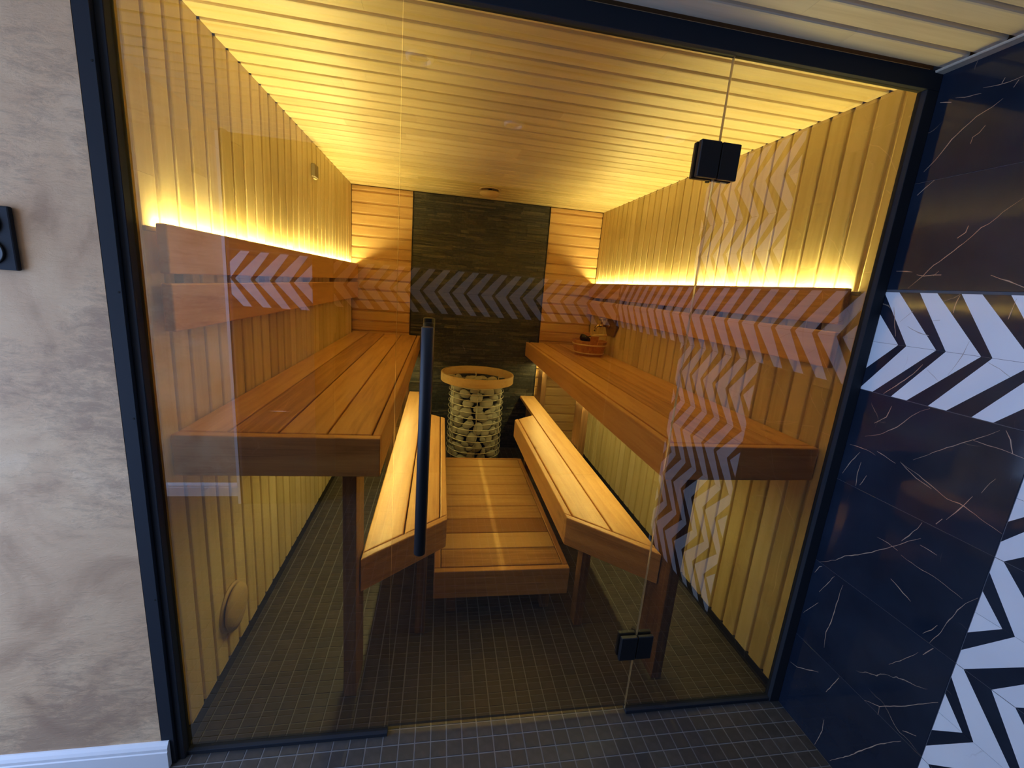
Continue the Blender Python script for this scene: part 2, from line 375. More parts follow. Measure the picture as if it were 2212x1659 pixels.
# slate strip: thin split stones of uneven depth, one joined part
def slate():
    bm = bmesh.new(); lay = bm.faces.layers.float.new('tone'); r = random.Random(11); z = 0.004
    while z < H - 0.002:
        h = min(r.choice([0.009, 0.012, 0.015, 0.018, 0.022]), H - 0.001 - z); x = SL + 0.006
        while x < SR - 0.007:
            l = min(r.uniform(0.05, 0.20), SR - 0.006 - x); d = r.choice([0.0, 0.001, 0.002, 0.004, 0.007]); tn = r.random() ** 2.2
            y0 = D - d - r.random() * 0.001; j = 0.0006
            p = [(x + j, z + j), (x + l - j, z + j), (x + l - j, z + h - j), (x + j, z + h - j)]
            f = [bm.verts.new((a, y0 + r.uniform(-.0009, .0009), b)) for a, b in p]; k = [bm.verts.new((a, D + 0.012, b)) for a, b in p]
            fs = [bm.faces.new(f)] + [bm.faces.new((k[i], k[(i + 1) % 4], f[(i + 1) % 4], f[i])) for i in range(4)]
            for q in fs: q[lay] = tn
            x += l
        z += h
    return bm
props(link('slate_strips', mesh_from('slate_strips', slate(), M['slate']), wb, Matrix.Identity(4)), 'narrow strips of dark split slate', None, None, 'stuff')
box('slate_edge_trim', SL - 0.001, SL + 0.005, D - 0.006, D + 0.012, 0.002, H - 0.001, M['joint'], wb)
box('slate_edge_trim', SR - 0.005, SR + 0.001, D - 0.008, D + 0.012, 0.002, H - 0.001, M['joint'], wb)

# floor of small square mosaic
PT = 0.0498
fl = props(box('floor', -1.9, MX + 0.10, YB - 0.08, D + 0.08, -0.06, -0.0016, M['grout']), 'dark square mosaic floor with grey joints', None, None, 'structure')
tiles = []
nx0, ny0 = -54, -40
def tile_bm(bm, x, y, tone=None, lay=None, a=0.0234, b=0.0226):
    cx = lambda v: min(max(v, 0.0015 if Y0 > 0.03 else -9), (W - 0.0015) if Y0 > 0.03 else MX - 0.002) if lay is not None else v
    cy = lambda v: min(v, D - 0.002) if lay is not None else v
    Y0 = y
    lo = [bm.verts.new((cx(x + i * a), cy(y + j * a), -0.003)) for i, j in ((-1, -1), (1, -1), (1, 1), (-1, 1))]
    hi = [bm.verts.new((cx(x + i * b), cy(y + j * b), 0.0)) for i, j in ((-1, -1), (1, -1), (1, 1), (-1, 1))]
    fs = [bm.faces.new(hi)] + [bm.faces.new((lo[i], lo[(i + 1) % 4], hi[(i + 1) % 4], hi[i])) for i in range(4)]
    if lay is not None:
        for q in fs: q[lay] = tone
spots = []
xg = [0.770 + PT * (i + .5) for i in range(-54, 25)]; yg = [0.021 + PT * (j + .5) for j in range(-40, 51)]
for x in xg:
    for y in yg:
        if x > MX + 0.015 or (y > 0 and (x < -0.015 or x > W + 0.015)) or y > D + 0.015: continue
        if y > -0.045 and x < -0.02: continue
        spots.append((x, y))
def in_view(x, y):
    d = Vector((x, y, 0)) - CAM; fz = d.dot(_f)
    if fz < 0.1: return False
    u, v = d.dot(_r) / fz * FPX, -d.dot(_u) / fz * FPX
    return -1106 < u < 1106 and -830 < v < 850
spots.sort(key=lambda s: (not in_view(*s) or s[0] > W - 0.027 or (s[1] > 0 and s[0] < 0.027), (Vector((s[0], s[1], 0)) - CAM).length))
t1 = bmesh.new(); tile_bm(t1, 0, 0); tme = mesh_from('tile', t1, M['tile'])
for x, y in spots[:300]: link('tile', tme, fl, T(x, y, 0))
t2 = bmesh.new(); lay2 = t2.faces.layers.float.new('tone'); rt = random.Random(5)
for x, y in spots[300:]: tile_bm(t2, x, y, rt.random() * 0.6, lay2)
props(link('mosaic_tiles', mesh_from('mosaic_tiles', t2, M['tile']), fl, Matrix.Identity(4)), None, None, None, 'stuff')

# black tile skirting under the boards
for nm, a in (('baseboard_left', (-0.014, 0.001, 0.026, D - 0.002)), ('baseboard_right', (W - 0.001, W + 0.014, 0.026, D - 0.002))):
    props(box(nm, a[0], a[1], a[2], a[3], 0.0005, SK - 0.001, M['skirt'], None, 0.001), 'black tile skirting along the foot of the sauna boards, %s side' % nm[10:], None, None, 'structure')

# ------------------------------------------------------------------ room in front of the glass
ws = props(box('wall_front', -1.90, -0.040, -0.020, 0.050, 0, H, M['stucco']), 'mottled beige plaster wall left of the glass front', None, None, 'structure')
def baseboard(name, x0, x1, yb, sgn, label):
    prof = [(0, 0), (0.0145, 0), (0.0145, 0.058), (0.0125, 0.061), (0.0125, 0.070), (0.009, 0.078), (0.004, 0.086), (0, 0.086)]
    bm = bmesh.new()
    a = [bm.verts.new((x0, yb + sgn * d, z + 0.0005)) for d, z in prof]; b = [bm.verts.new((x1, yb + sgn * d, z + 0.0005)) for d, z in prof]; n = len(prof)
    for i in range(n): bm.faces.new((a[i], a[(i + 1) % n], b[(i + 1) % n], b[i]))
    bm.faces.new(a); bm.faces.new(b); bmesh.ops.recalc_face_normals(bm, faces=bm.faces)
    return props(link(name, mesh_from(name, bm, M['white'])), label, None, None, 'structure')
baseboard('baseboard_front', -1.88, -0.019, -0.0205, -1, 'white moulded skirting under the plaster wall')

# black frame round the glass
tr = props(box('trim_1', -0.0395, -0.0075, -0.020, 0.024, 0.0, 2.034, M['frame'], None, 0.001), 'black metal post left of the glass', None, None, 'structure')
box('glazing_bead', -0.0072, 0.0100, -0.010, 0.024, 0.0, 2.034, M['frame'], tr, 0.001)
scr = lathe_bm([(0.0001, 0), (0.0025, 0), (0.0022, 0.0006), (0.0001, 0.0006)], 10); sme = mesh_from('screw', scr, M['joint'])
for z in (0.55, 1.05, 1.345, 1.80): link('screw', sme, tr, frame_mat((-0.014, -0.020, z), X, -Y))
tt = props(box('trim_2', -0.0395, 1.9985, -0.004, 0.024, 2.0345, 2.0795, M['frame'], None, 0.001), 'black metal header over the glass', None, None, 'structure')
box('glazing_bead', 0.011, 0.583, 0.001, 0.0105, 2.028, 2.0345, M['frame'], tt)
tq = props(box('trim_3', 1.9610, 1.9985, -0.004, 0.024, 0.0, 2.034, M['frame'], None, 0.001), 'black metal post right of the glass, against the marble', None, None, 'structure')
props(box('trim_4', 0.0105, 0.5835, 0.0, 0.028, 0.0, 0.013, M['frame'], None, 0.001), 'black floor channel under the left fixed pane', None, None, 'structure')
props(box('trim_5', 1.3935, 1.9610, 0.0, 0.028, 0.0, 0.013, M['frame'], None, 0.001), 'black floor channel under the right fixed pane', None, None, 'structure')

def pane_mesh(name, L, h, t=0.008, hidden=0):
    bm = box_bm(0, L, 0, t, 0, h)
    me = mesh_from(name, bm, [M['glass'], M['edge'], M['edge_dark']])
    for p in me.polygons: p.material_index = 0 if abs(p.normal.y) > 0.5 else (2 if abs(p.normal.x) < 0.5 or p.normal.x * hidden > 0.5 else 1)
    return me
GY = 0.011
w1 = props(link('window_1', pane_mesh('window_1', 0.5835 - 0.0105, 2.034 - 0.009, hidden=-1), None, T(0.0105, GY, 0.009)), 'fixed bronze glass pane left of the door', None, None, 'structure')
w2 = props(link('window_2', pane_mesh('window_2', 1.960 - 1.3935, 2.034 - 0.009, hidden=1), None, T(1.3935, GY, 0.009)), 'fixed bronze glass pane right of the door', None, None, 'structure')
dr = props(link('door_1', pane_mesh('door_1', 1.3915 - 0.585, 2.031 - 0.026), None, T(0.585, GY, 0.026)), 'frameless bronze glass sauna door with black bar handle', None, None, 'structure')
def bar(yc, z0, z1):
    prof = [(0.0005, 0), (0.0135, 0), (0.0155, 0.002), (0.0155, z1 - z0 - 0.002), (0.0135, z1 - z0), (0.0005, z1 - z0)]
    h = link('handle', mesh_from('handle', lathe_bm(prof, 28), M['black'], True), dr, T(0.6645, yc, z0))
    for z in (z0 + 0.10, z1 - 0.10):
        y0, y1 = (yc + 0.014, GY - 0.0005) if yc < 0 else (GY + 0.0085, yc - 0.014)
        link('standoff', mesh_from('standoff', tube_bm([(0, y0, 0), (0, y1, 0)], 0.008, 14), M['black']), h, T(0.6645, 0, z))
bar(-0.046, 0.687, 1.314); bar(0.072, 0.687, 1.327)
def hinge(zc):
    hb = thing('hinge', None, None, (1.392, GY, zc)); del WORLD[hb]
    WORLD[hb] = T(1.392, GY, zc); hb.parent = dr; hb.matrix_basis = WORLD[dr].inverted() @ WORLD[hb]
    for y0, y1 in ((GY - 0.0155, GY - 0.0005), (GY + 0.0085, GY + 0.0235)):
        box('hinge_plate', 1.3325, 1.3905, y0, y1, zc - 0.0445, zc + 0.0445, M['black'], hb, 0.002)
        box('hinge_plate', 1.3935, 1.4475, y0 + (0.002 if y0 < GY else 0), y1, zc - 0.0445, zc + 0.0445, M['black'], hb, 0.002)
    link('pivot', mesh_from('pivot', lathe_bm([(0.0005, 0), (0.006, 0), (0.006, 0.09), (0.0005, 0.09)], 14), M['black']), hb, T(1.392, GY + 0.030, zc - 0.045))
hinge(1.789); hinge(0.276)

# marble wall at the right, rear wall and pillar behind the camera
ROWS = [(0.0, 0.299), (0.300, 0.599), (0.600, 0.899), (0.900, 1.2015), (1.2030, 1.5005), (1.5075, 1.7995), (1.8005, 2.079)]
def clip(poly, s0, s1):
    for val, sg in ((s0, 1), (s1, -1)):
        out = []
        for i, p in enumerate(poly):
            q = poly[(i + 1) % len(poly)]; a = sg * (p[0] - val); b = sg * (q[0] - val)
            if a >= 0: out.append(p)
            if a * b < 0:
                t = a / (a - b); out.append((p[0] + t * (q[0] - p[0]), p[1] + t * (q[1] - p[1])))
        poly = out
        if len(poly) < 3: return []
    return poly
def piece(name, poly, fm, mat, parent, g=0.0004):
    cx = sum(p[0] for p in poly) / len(poly); cy = sum(p[1] for p in poly) / len(poly)
    pl = [(p[0] - cx + (g if p[0] < cx else -g), p[1] - cy + (g if p[1] < cy else -g)) for p in poly]
    if abs(sum(pl[i][0] * pl[(i + 1) % len(pl)][1] - pl[(i + 1) % len(pl)][0] * pl[i][1] for i in range(len(pl)))) < 4e-5: return
    link(name, mesh_from(name, prism_bm(pl, -0.008, 0.0), mat), parent, fm @ T(cx, cy, 0))
def chevrons(parent, fm, s0, s1, z0, z1, ph=0.0):
    """A tile with white arrowheads let into black ones; s runs the way they point."""
    zm = (z0 + z1) / 2
    for k in range(int(math.floor((s0 - ph) / 0.1)) - 3, int((s1 - ph) / 0.1) + 2):
        e = 0.1 * k - 0.002 + ph
        for zt in (z0, z1):
            wp = clip([(e, zt), (e + .044, zt), (e + .181, zm), (e + .104, zm)], s0, s1)
            bp = clip([(e + .044, zt), (e + .1, zt), (e + .204, zm), (e + .181, zm)], s0, s1)
            if wp: piece('white_chevron', wp, fm, M['white_marble'], parent)
            if bp: piece('black_chevron', bp, fm, M['marble'], parent)
def slab_tile(parent, fm, s0, s1, z0, z1):
    bm = box_bm(-(s1 - s0) / 2 + .0006, (s1 - s0) / 2 - .0006, -(z1 - z0) / 2, (z1 - z0) / 2, -0.008, 0, 0.0007, 1)
    link('marble_tile', mesh_from('marble_tile', bm, M['marble']), parent, fm @ T((s0 + s1) / 2, (z0 + z1) / 2, 0))
M['tile_joint'] = plain('blue_grey_joint', (0.075, 0.085, 0.11), 0.7)
wm = props(box('wall_hall_right', MX + 0.0012, MX + 0.08, YB - 0.05, 0.050, 0, H + 0.05, M['tile_joint']), 'black veined marble wall with white chevron tiles', None, None, 'structure')
fmr = frame_mat((MX, 0.0, 0.0), (0, -1, 0), (-1, 0, 0))      # s = -y, up = +z
assert (fmr @ Vector((0, 1, 0)) - Vector((MX, 0, 0))).z > 0.9
for i, (z0, z1) in enumerate(ROWS):
    if i == 4: chevrons(wm, fmr, 0.0, -YB - 0.001, z0, z1)
    else:
        slab_tile(wm, fmr, 0.0, 0.4245, z0, z1); chevrons(wm, fmr, 0.4255, 1.03, z0, z1)
        for a, b in ((1.031, 1.55), (1.551, -YB - 0.001)): slab_tile(wm, fmr, a, b, z0, z1)
VEINS = [[(0.163,1.96),(0.145,1.948),(0.114,1.935),(0.09,1.915),(0.071,1.895),(0.055,1.872),(0.044,1.853),(0.02,1.828)],[(0.111,2.001),(0.145,1.995),(0.163,1.994),(0.191,1.996)],[(0.052,2.001),(0.075,1.994),(0.111,1.989)],[(0.015,2.003),(0.044,1.993)],[(0.142,1.908),(0.131,1.893),(0.12,1.886),(0.119,1.872)],[(0.264,1.718),(0.245,1.704),(0.232,1.692),(0.225,1.681),(0.212,1.669),(0.198,1.66),(0.183,1.642),(0.17,1.627),(0.153,1.61),(0.136,1.594),(0.113,1.573),(0.095,1.548),(0.063,1.512)],[(0.168,1.668),(0.166,1.653),(0.151,1.64)],[(0.247,1.546),(0.267,1.538),(0.285,1.531),(0.317,1.518)],[(0.017,1.561),(0.063,1.557)],[(0.076,1.55),(0.096,1.545),(0.119,1.548),(0.139,1.548)],[(0.13,1.558),(0.12,1.546)],[(0.055,1.8),(0.036,1.783),(0.019,1.767)],[(0.151,1.996),(0.154,2.007)],[(0.178,1.977),(0.184,1.991)],[(0.038,1.457),(0.052,1.416),(0.065,1.375)],[(0.075,1.205),(0.105,1.238),(0.14,1.279),(0.157,1.309)],[(0.196,1.497),(0.191,1.466),(0.193,1.452)],[(0.311,1.493),(0.308,1.473),(0.307,1.445)],[(0.175,1.028),(0.225,1.014),(0.267,0.998),(0.302,0.984),(0.33,0.986),(0.365,0.977),(0.39,0.968),(0.406,0.964),(0.424,0.959)],[(0.38,1.077),(0.373,1.061),(0.364,1.032)],[(0.351,1.015),(0.334,0.973),(0.315,0.932)],[(0.306,0.93),(0.297,0.909)],[(0.018,0.599),(0.069,0.642),(0.094,0.674),(0.132,0.705),(0.166,0.736),(0.197,0.769),(0.223,0.796),(0.25,0.828),(0.275,0.853)],[(0.267,0.895),(0.262,0.874),(0.252,0.859),(0.246,0.843),(0.233,0.818)],[(0.169,0.79),(0.202,0.791),(0.231,0.786)],[(0.243,0.779),(0.285,0.773),(0.326,0.775),(0.396,0.762)],[(0.423,0.786),(0.404,0.756),(0.395,0.727),(0.383,0.68),(0.378,0.648),(0.364,0.602)],[(0.368,0.66),(0.359,0.638),(0.344,0.613)],[(0.113,0.582),(0.111,0.552),(0.11,0.494),(0.11,0.444),(0.102,0.393),(0.11,0.34)],[(0.375,0.595),(0.359,0.559)],[(0.348,0.556),(0.322,0.506),(0.294,0.462)],[(0.419,0.472),(0.383,0.425),(0.351,0.381),(0.304,0.325),(0.264,0.301)],[(0.304,0.325),(0.306,0.298)],[(0.223,0.013),(0.268,0.094),(0.296,0.152),(0.334,0.227),(0.375,0.289)],[(0.172,0.116),(0.176,0.077),(0.166,0.005)],[(0.08,0.59),(0.061,0.541),(0.045,0.503)],[(0.052,0.467),(0.01,0.39)],[(0.012,0.554),(0.023,0.584),(0.032,0.592)],[(0.278,0.835),(0.32,0.832)],[(0.236,0.698),(0.274,0.682),(0.297,0.673)],[(0.009,0.182),(0.041,0.19),(0.114,0.246)],[(0.18,0.293),(0.154,0.209)],[(0.37,0.32),(0.401,0.34)],[(0.056,1.065),(0.098,1.086),(0.138,1.124),(0.166,1.164),(0.185,1.185),(0.205,1.198)],[(0.017,1.023),(0.054,1.027),(0.074,1.027),(0.101,1.021)],[(0.102,1.034),(0.127,1.029),(0.161,1.021)],[(0.055,1.012),(0.036,0.975),(0.017,0.924)],[(0.066,0.983),(0.063,0.945),(0.069,0.905)],[(0.093,0.951),(0.08,0.913)],[(0.201,1.048),(0.233,1.078),(0.269,1.112),(0.314,1.149),(0.34,1.171),(0.359,1.19)],[(0.317,1.15),(0.346,1.148),(0.374,1.147),(0.415,1.143)],[(0.37,1.194),(0.383,1.174),(0.394,1.146)],[(0.108,1.177),(0.101,1.141),(0.073,1.113)],[(0.172,1.03),(0.192,1.019),(0.221,1.004),(0.264,0.993)]]
GREY_VEINS = [[(0.222,1.294),(0.237,1.334),(0.246,1.385)],[(0.091,1.407),(0.124,1.392),(0.151,1.388)],[(0.066,1.418),(0.094,1.45)],[(0.149,1.427),(0.167,1.431)],[(0.17,1.299),(0.204,1.274)],[(0.297,1.341),(0.321,1.329),(0.345,1.315)]]

def ribbons(lines, seed, wmax):
    """Mineral veins let into the stone, 0.15 mm proud, tapering to both ends."""
    r = random.Random(seed); bm = bmesh.new()
    for ln in lines:
        pts = []
        for (a, b), (c, d) in zip(ln, ln[1:]):
            n = max(1, int(math.hypot(c - a, d - b) / 0.012))
            pts += [(a + (c - a) * i / n + r.uniform(-.0009, .0009), b + (d - b) * i / n + r.uniform(-.0009, .0009)) for i in range(n)]
        pts.append(ln[-1]); k = len(pts); prev = None; base = wmax * r.uniform(0.55, 1.0)
        for i, (a, b) in enumerate(pts):
            a = max(0.0015, a)
            p, q = pts[max(0, i - 1)], pts[min(k - 1, i + 1)]; l = math.hypot(q[0] - p[0], q[1] - p[1]) or 1
            h = base * 0.5 * (0.25 + 0.75 * math.sin(math.pi * (i + .4) / k)) * r.uniform(0.55, 1.2)
            nx, ny = -(q[1] - p[1]) / l * h, (q[0] - p[0]) / l * h
            cur = (bm.verts.new((a + nx, b + ny, 0.00015)), bm.verts.new((a - nx, b - ny, 0.00015)))
            if prev: bm.faces.new((prev[0], prev[1], cur[1], cur[0]))
            prev = cur
    return bm
M['vein'] = plain('calcite_vein', (0.42, 0.30, 0.22), 0.25)
M['grey_vein'] = plain('grey_vein', (0.40, 0.38, 0.37), 0.25)
props(link('marble_veins', mesh_from('marble_veins', ribbons(VEINS, 4, 0.0025), M['vein']), wm, fmr), 'thin pale veins in the black marble', None, None, 'stuff')
props(link('marble_veins', mesh_from('marble_veins', ribbons(GREY_VEINS, 5, 0.0022), M['grey_vein']), wm, fmr), 'thin grey veins in the white marble', None, None, 'stuff')
wq = props(box('wall_rear', -0.018, MX, YB - 0.08, YB - 0.0012, 0, H + 0.05, M['tile_joint']), 'marble wall behind the camera with a chevron band', None, None, 'structure')
fmq = frame_mat((MX - 0.001, YB, 0), (-1, 0, 0), (0, 1, 0))
for i, (z0, z1) in enumerate(ROWS):
    if i == 4: chevrons(wq, fmq, 0.008, 2.010, z0, z1, 0.05)
    else:
        for a, b in ((0.008, 0.60), (0.601, 1.2), (1.201, 1.8), (1.801, 2.010)): slab_tile(wq, fmq, a, b, z0, z1)
wp_ = props(box('wall_pillar', -0.455, -0.020, YB - 0.08, -1.4912, 0, H + 0.05, M['tile_joint']), 'marble pillar behind the camera', None, None, 'structure')
fmp = frame_mat((-0.021, -1.49, 0), (-1, 0, 0), (0, 1, 0))
for i, (z0, z1) in enumerate(ROWS):
    if i == 4: chevrons(wp_, fmp, 0.0, 0.42, z0, z1, 0.02)
    else: slab_tile(wp_, fmp, 0.0, 0.42, z0, z1)
wk = props(box('wall_rear_left', -1.90, -0.456, -1.68, -1.600, 0, H + 0.05, M['stucco']), 'plaster wall behind the camera at the left', None, None, 'structure')
baseboard('baseboard_rear', -1.88, -0.475, -1.5995, 1, 'white skirting under the rear plaster wall')
props(box('trim_6', -0.474, -0.457, -1.599, -1.486, 0, H, M['white'], None, 0.001), 'white corner strip between rear plaster and pillar', None, None, 'structure')
props(box('wall_corridor', -1.98, -1.905, YB - 0.08, 0.05, 0, H + 0.05, M['stucco']), 'plaster wall closing the corridor', None, None, 'structure')

# ceiling of the front room
M['hall_wood'] = wood('whitened_ceiling_wood', (0.48, 0.40, 0.30), (0.57, 0.49, 0.38), (0.64, 0.56, 0.45), 0.45, 0.25)
ch = props(box('ceiling_hall', -1.95, MX + 0.06, YB - 0.05, -0.001, H + 0.0145, H + 0.05, M['stucco']), 'whitened board ceiling in front of the glass', None, None, 'structure')
y = -0.004; i = 0; fcut = cut_fn(2.4, [1.1, 1.5, 1.9])
while y > YB + 0.03:
    p = 0.0765; ends = [0] + fcut(i) + [2.382]
    for s, e in zip(ends, ends[1:]):
        link('board', board_mesh(e - s, p, M['hall_wood'], 'h'), ch, frame_mat((-0.41 + s, y - p / 2, H), X, -Z))
    y -= p; i += 1
bm = bmesh.new(); prof = [(1.9705, H), (1.9705, H - 0.003), (1.973, H - 0.005), (1.998, H - 0.005), (1.998, H)]
a = [bm.verts.new((p[0], -0.002, p[1] - 0.0004)) for p in prof]; b = [bm.verts.new((p[0], YB + 0.004, p[1] - 0.0004)) for p in prof]
for i in range(5): bm.faces.new((a[i], a[(i + 1) % 5], b[(i + 1) % 5], b[i]))
bm.faces.new(a); bm.faces.new(b); bmesh.ops.recalc_face_normals(bm, faces=bm.faces)
props(link('trim_7', mesh_from('trim_7', bm, M['hall_wood'])), 'pale cover strip between board ceiling and marble', None, None, 'structure')
for i, (lx, ly) in enumerate(SPOTS):
    d = thing('downlight', ['small round downlight nearest the glass', 'round downlight in the middle of the front room', 'round downlight near the marble wall', 'unseen downlight added to brighten the plaster side'][i], 'light', (lx, ly, H - 0.012), 'downlights of the front room')
    link('trim_ring', mesh_from('trim_ring', lathe_bm([(0.030, 0.0115), (0.030, 0.003), (0.034, 0.0), (0.041, 0.003), (0.043, 0.0115), (0.030, 0.0115)], 32), M['white'], True), d, T(lx, ly, H - 0.012))

# ------------------------------------------------------------------ upper benches
def strip(parent, x0, x1, y0, y1, z0, z1, up, mat):
    """Aluminium light strip: its lit face is the top (up) or the underside."""
    bm = box_bm(x0, x1, y0, y1, z0, z1)
    me = mesh_from('light_strip', bm, [M['profile'], mat])
    for p in me.polygons: p.material_index = 1 if (p.normal.z > 0.5) == up and abs(p.normal.z) > 0.5 else 0
    return link('light_strip', me, parent, Matrix.Identity(4))
def upper_bench(name, label, side):
    left = side < 0
    mx_ = (lambda x: x) if left else (lambda x: W - x)
    wdt = 0.540 if left else W - 1.432
    yf = 0.080 if left else 0.069
    b = thing(name, label, 'bench', (mx_(wdt / 2), D / 2, 0), 'high benches along the sauna walls')
    seams = [0.003, 0.127, 0.257, 0.387, 0.512] if left else [0.003, 0.126, 0.267, 0.395, 0.522]
    for a, c in zip(seams, seams[1:]):
        x = mx_((a + c) / 2)
        plank('slat', (x, yf + 0.034, HB), Y, Z, D - 0.004 - yf - 0.034, c - a - 0.005, 0.026, M['bench_wood'], b, 0.004, 3)
    # side rail towards the aisle, end rail towards the glass
    xr = mx_(wdt - 0.013)
    zc = (HB + HBB) / 2
    plank('side_rail', (mx_(wdt), yf + 0.030, zc), Y, X if left else -X, D - 0.003 - yf - 0.030, HB - HBB, 0.026, M['bench_wood'], b, 0.004, 3)
    xa, xb = sorted((mx_(0.003), mx_(wdt)))
    plank('end_rail', (xa, yf, zc), X, -Y, xb - xa, HB - HBB, 0.029, M['bench_wood'], b, 0.004, 3)
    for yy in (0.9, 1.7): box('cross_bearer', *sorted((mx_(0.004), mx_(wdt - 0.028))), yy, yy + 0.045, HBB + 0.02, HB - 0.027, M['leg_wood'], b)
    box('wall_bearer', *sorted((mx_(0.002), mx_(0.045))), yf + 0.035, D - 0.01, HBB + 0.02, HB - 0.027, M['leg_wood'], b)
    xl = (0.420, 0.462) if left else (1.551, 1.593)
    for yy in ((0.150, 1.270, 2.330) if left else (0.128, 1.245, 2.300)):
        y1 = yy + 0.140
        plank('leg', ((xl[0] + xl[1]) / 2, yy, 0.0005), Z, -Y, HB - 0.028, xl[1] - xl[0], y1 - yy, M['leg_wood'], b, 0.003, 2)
    xs = (0.4625, 0.4725) if left else (1.5405, 1.5505)
    strip(b, xs[0], xs[1], 0.34, D - 0.03, 0.796, 0.803, False, M['led_low'])
    return b
upper_bench('sauna_bench', 'high wooden bench along the left sauna wall, beside the door handle', -1)
upper_bench('sauna_bench', 'high wooden bench along the right sauna wall, with the bucket on it', 1)

# ------------------------------------------------------------------ lower benches with slanted ends
def lower_bench(label, left):
    f = (lambda x, y: (x, y)) if left else (lambda x, y: (x0r - x, y))
    x0r = 0.756 + 1.255
    b = thing('step_bench', label, 'bench', (f(0.6, 0)[0], 1.2, 0), 'low benches with slanted ends')
    if left: A, B = (0.465, 0.205), (0.756, 0.458)
    else: A, B = (0.465, 0.187), (0.756, 0.458)
    dx, dy = B[0] - A[0], B[1] - A[1]
    ys = lambda x: A[1] + (x - A[0]) / dx * dy
    cut = lambda x: 1.800 + (0.756 - x) * 0.80
    fl_ = lambda P: [f(*p) for p in (P if left else P[::-1])]
    E0 = 0.030 * math.hypot(dx, dy) / dx            # end rail, measured along y
    g = 0.0025
    xo, xm, xi, xe = 0.465, 0.594, 0.726, 0.756
    poly_plank('slat', fl_([(xo, ys(xo) + E0 + g), (xm - g, ys(xm) + E0 + g), (xm - g, D - 0.006), (xo, D - 0.006)]), HL, 0.026, (0, 1), M['bench_wood'], b, 0.004)
    poly_plank('slat', fl_([(xm + g, ys(xm) + E0 + g), (xi - g, ys(xi) + E0 + g), (xi - g, cut(xi)), (xm + g, cut(xm))]), HL, 0.026, (0, 1), M['bench_wood'], b, 0.004)
    poly_plank('side_rail', fl_([(xi + g, ys(xi) + E0 + .001), (xe, ys(xe) + E0 * 0.9 + .001), (xe, cut(xe)), (xi + g, cut(xi))]), HL, HL - HLB, (0, 1), M['bench_wood'], b, 0.004)
    poly_plank('end_rail', fl_([(xo, ys(xo)), (xe, ys(xe)), (xe, ys(xe) + E0 * 0.9), (xo, ys(xo) + E0)]), HL, HL - HLB, (dx if left else -dx, dy), M['bench_wood'], b, 0.004)
    poly_plank('back_rail', fl_([(xm + 0.03, cut(xm + 0.03) - 0.03), (xi - 0.004, cut(xi) - 0.03), (xi - 0.004, cut(xi) - 0.005), (xm + 0.03, cut(xm + 0.03) - 0.005)]), HL - 0.028, HL - 0.028 - HLB, (1, 0), M['leg_wood'], b, 0.002)
    for yy in (0.62, 1.2, 1.72):
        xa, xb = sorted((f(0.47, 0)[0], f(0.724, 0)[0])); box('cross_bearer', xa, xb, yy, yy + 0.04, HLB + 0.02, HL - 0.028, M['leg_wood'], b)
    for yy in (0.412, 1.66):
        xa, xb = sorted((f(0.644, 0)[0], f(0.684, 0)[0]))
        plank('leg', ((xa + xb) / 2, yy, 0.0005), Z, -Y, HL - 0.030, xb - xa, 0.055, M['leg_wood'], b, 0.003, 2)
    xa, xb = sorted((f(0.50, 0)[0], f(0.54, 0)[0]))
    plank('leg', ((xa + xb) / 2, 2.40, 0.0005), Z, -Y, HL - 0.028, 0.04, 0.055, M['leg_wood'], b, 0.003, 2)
    return b
lower_bench('low wooden bench with slanted end in front of the left high bench', True)
lower_bench('low wooden bench with slanted end in front of the right high bench', False)

# ------------------------------------------------------------------ slatted platform
def platform():
    x0, x1, y0, y1, zt, zb = 0.714, 1.301, 0.468, 1.690, 0.247, 0.118
    b = thing('slatted_platform', 'low slatted wooden step platform between the two low benches', 'platform', ((x0 + x1) / 2, (y0 + y1) / 2, 0))
    zc = (zt + zb) / 2
    plank('end_rail', (x0, y0, zc), X, -Y, x1 - x0, zt - zb, 0.028, M['bench_wood'], b, 0.004, 3)
    plank('end_rail', (x1, y1, zc), -X, Y, x1 - x0, zt - zb, 0.020, M['bench_wood'], b, 0.004, 3)
    plank('side_rail', (x0, y1 - 0.021, zc), -Y, -X, y1 - y0 - 0.050, zt - zb, 0.026, M['bench_wood'], b, 0.004, 3)
    plank('side_rail', (x1, y0 + 0.029, zc), Y, X, y1 - y0 - 0.050, zt - zb, 0.026, M['bench_wood'], b, 0.004, 3)
    n = 9; a = y0 + 0.031; c = y1 - 0.022; p = (c - a) / n
    for i in range(n):
        plank('slat', (x0 + 0.0285, a + p * (i + .5), zt - 0.0005), X, Z, x1 - x0 - 0.057, p - 0.006, 0.026, M['duck_wood'], b, 0.003, 2)
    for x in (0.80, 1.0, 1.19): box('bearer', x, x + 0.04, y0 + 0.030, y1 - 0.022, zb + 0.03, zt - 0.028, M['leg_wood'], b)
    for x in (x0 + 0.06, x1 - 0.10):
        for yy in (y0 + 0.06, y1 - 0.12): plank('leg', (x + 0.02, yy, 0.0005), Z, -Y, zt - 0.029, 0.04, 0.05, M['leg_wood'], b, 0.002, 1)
platform()

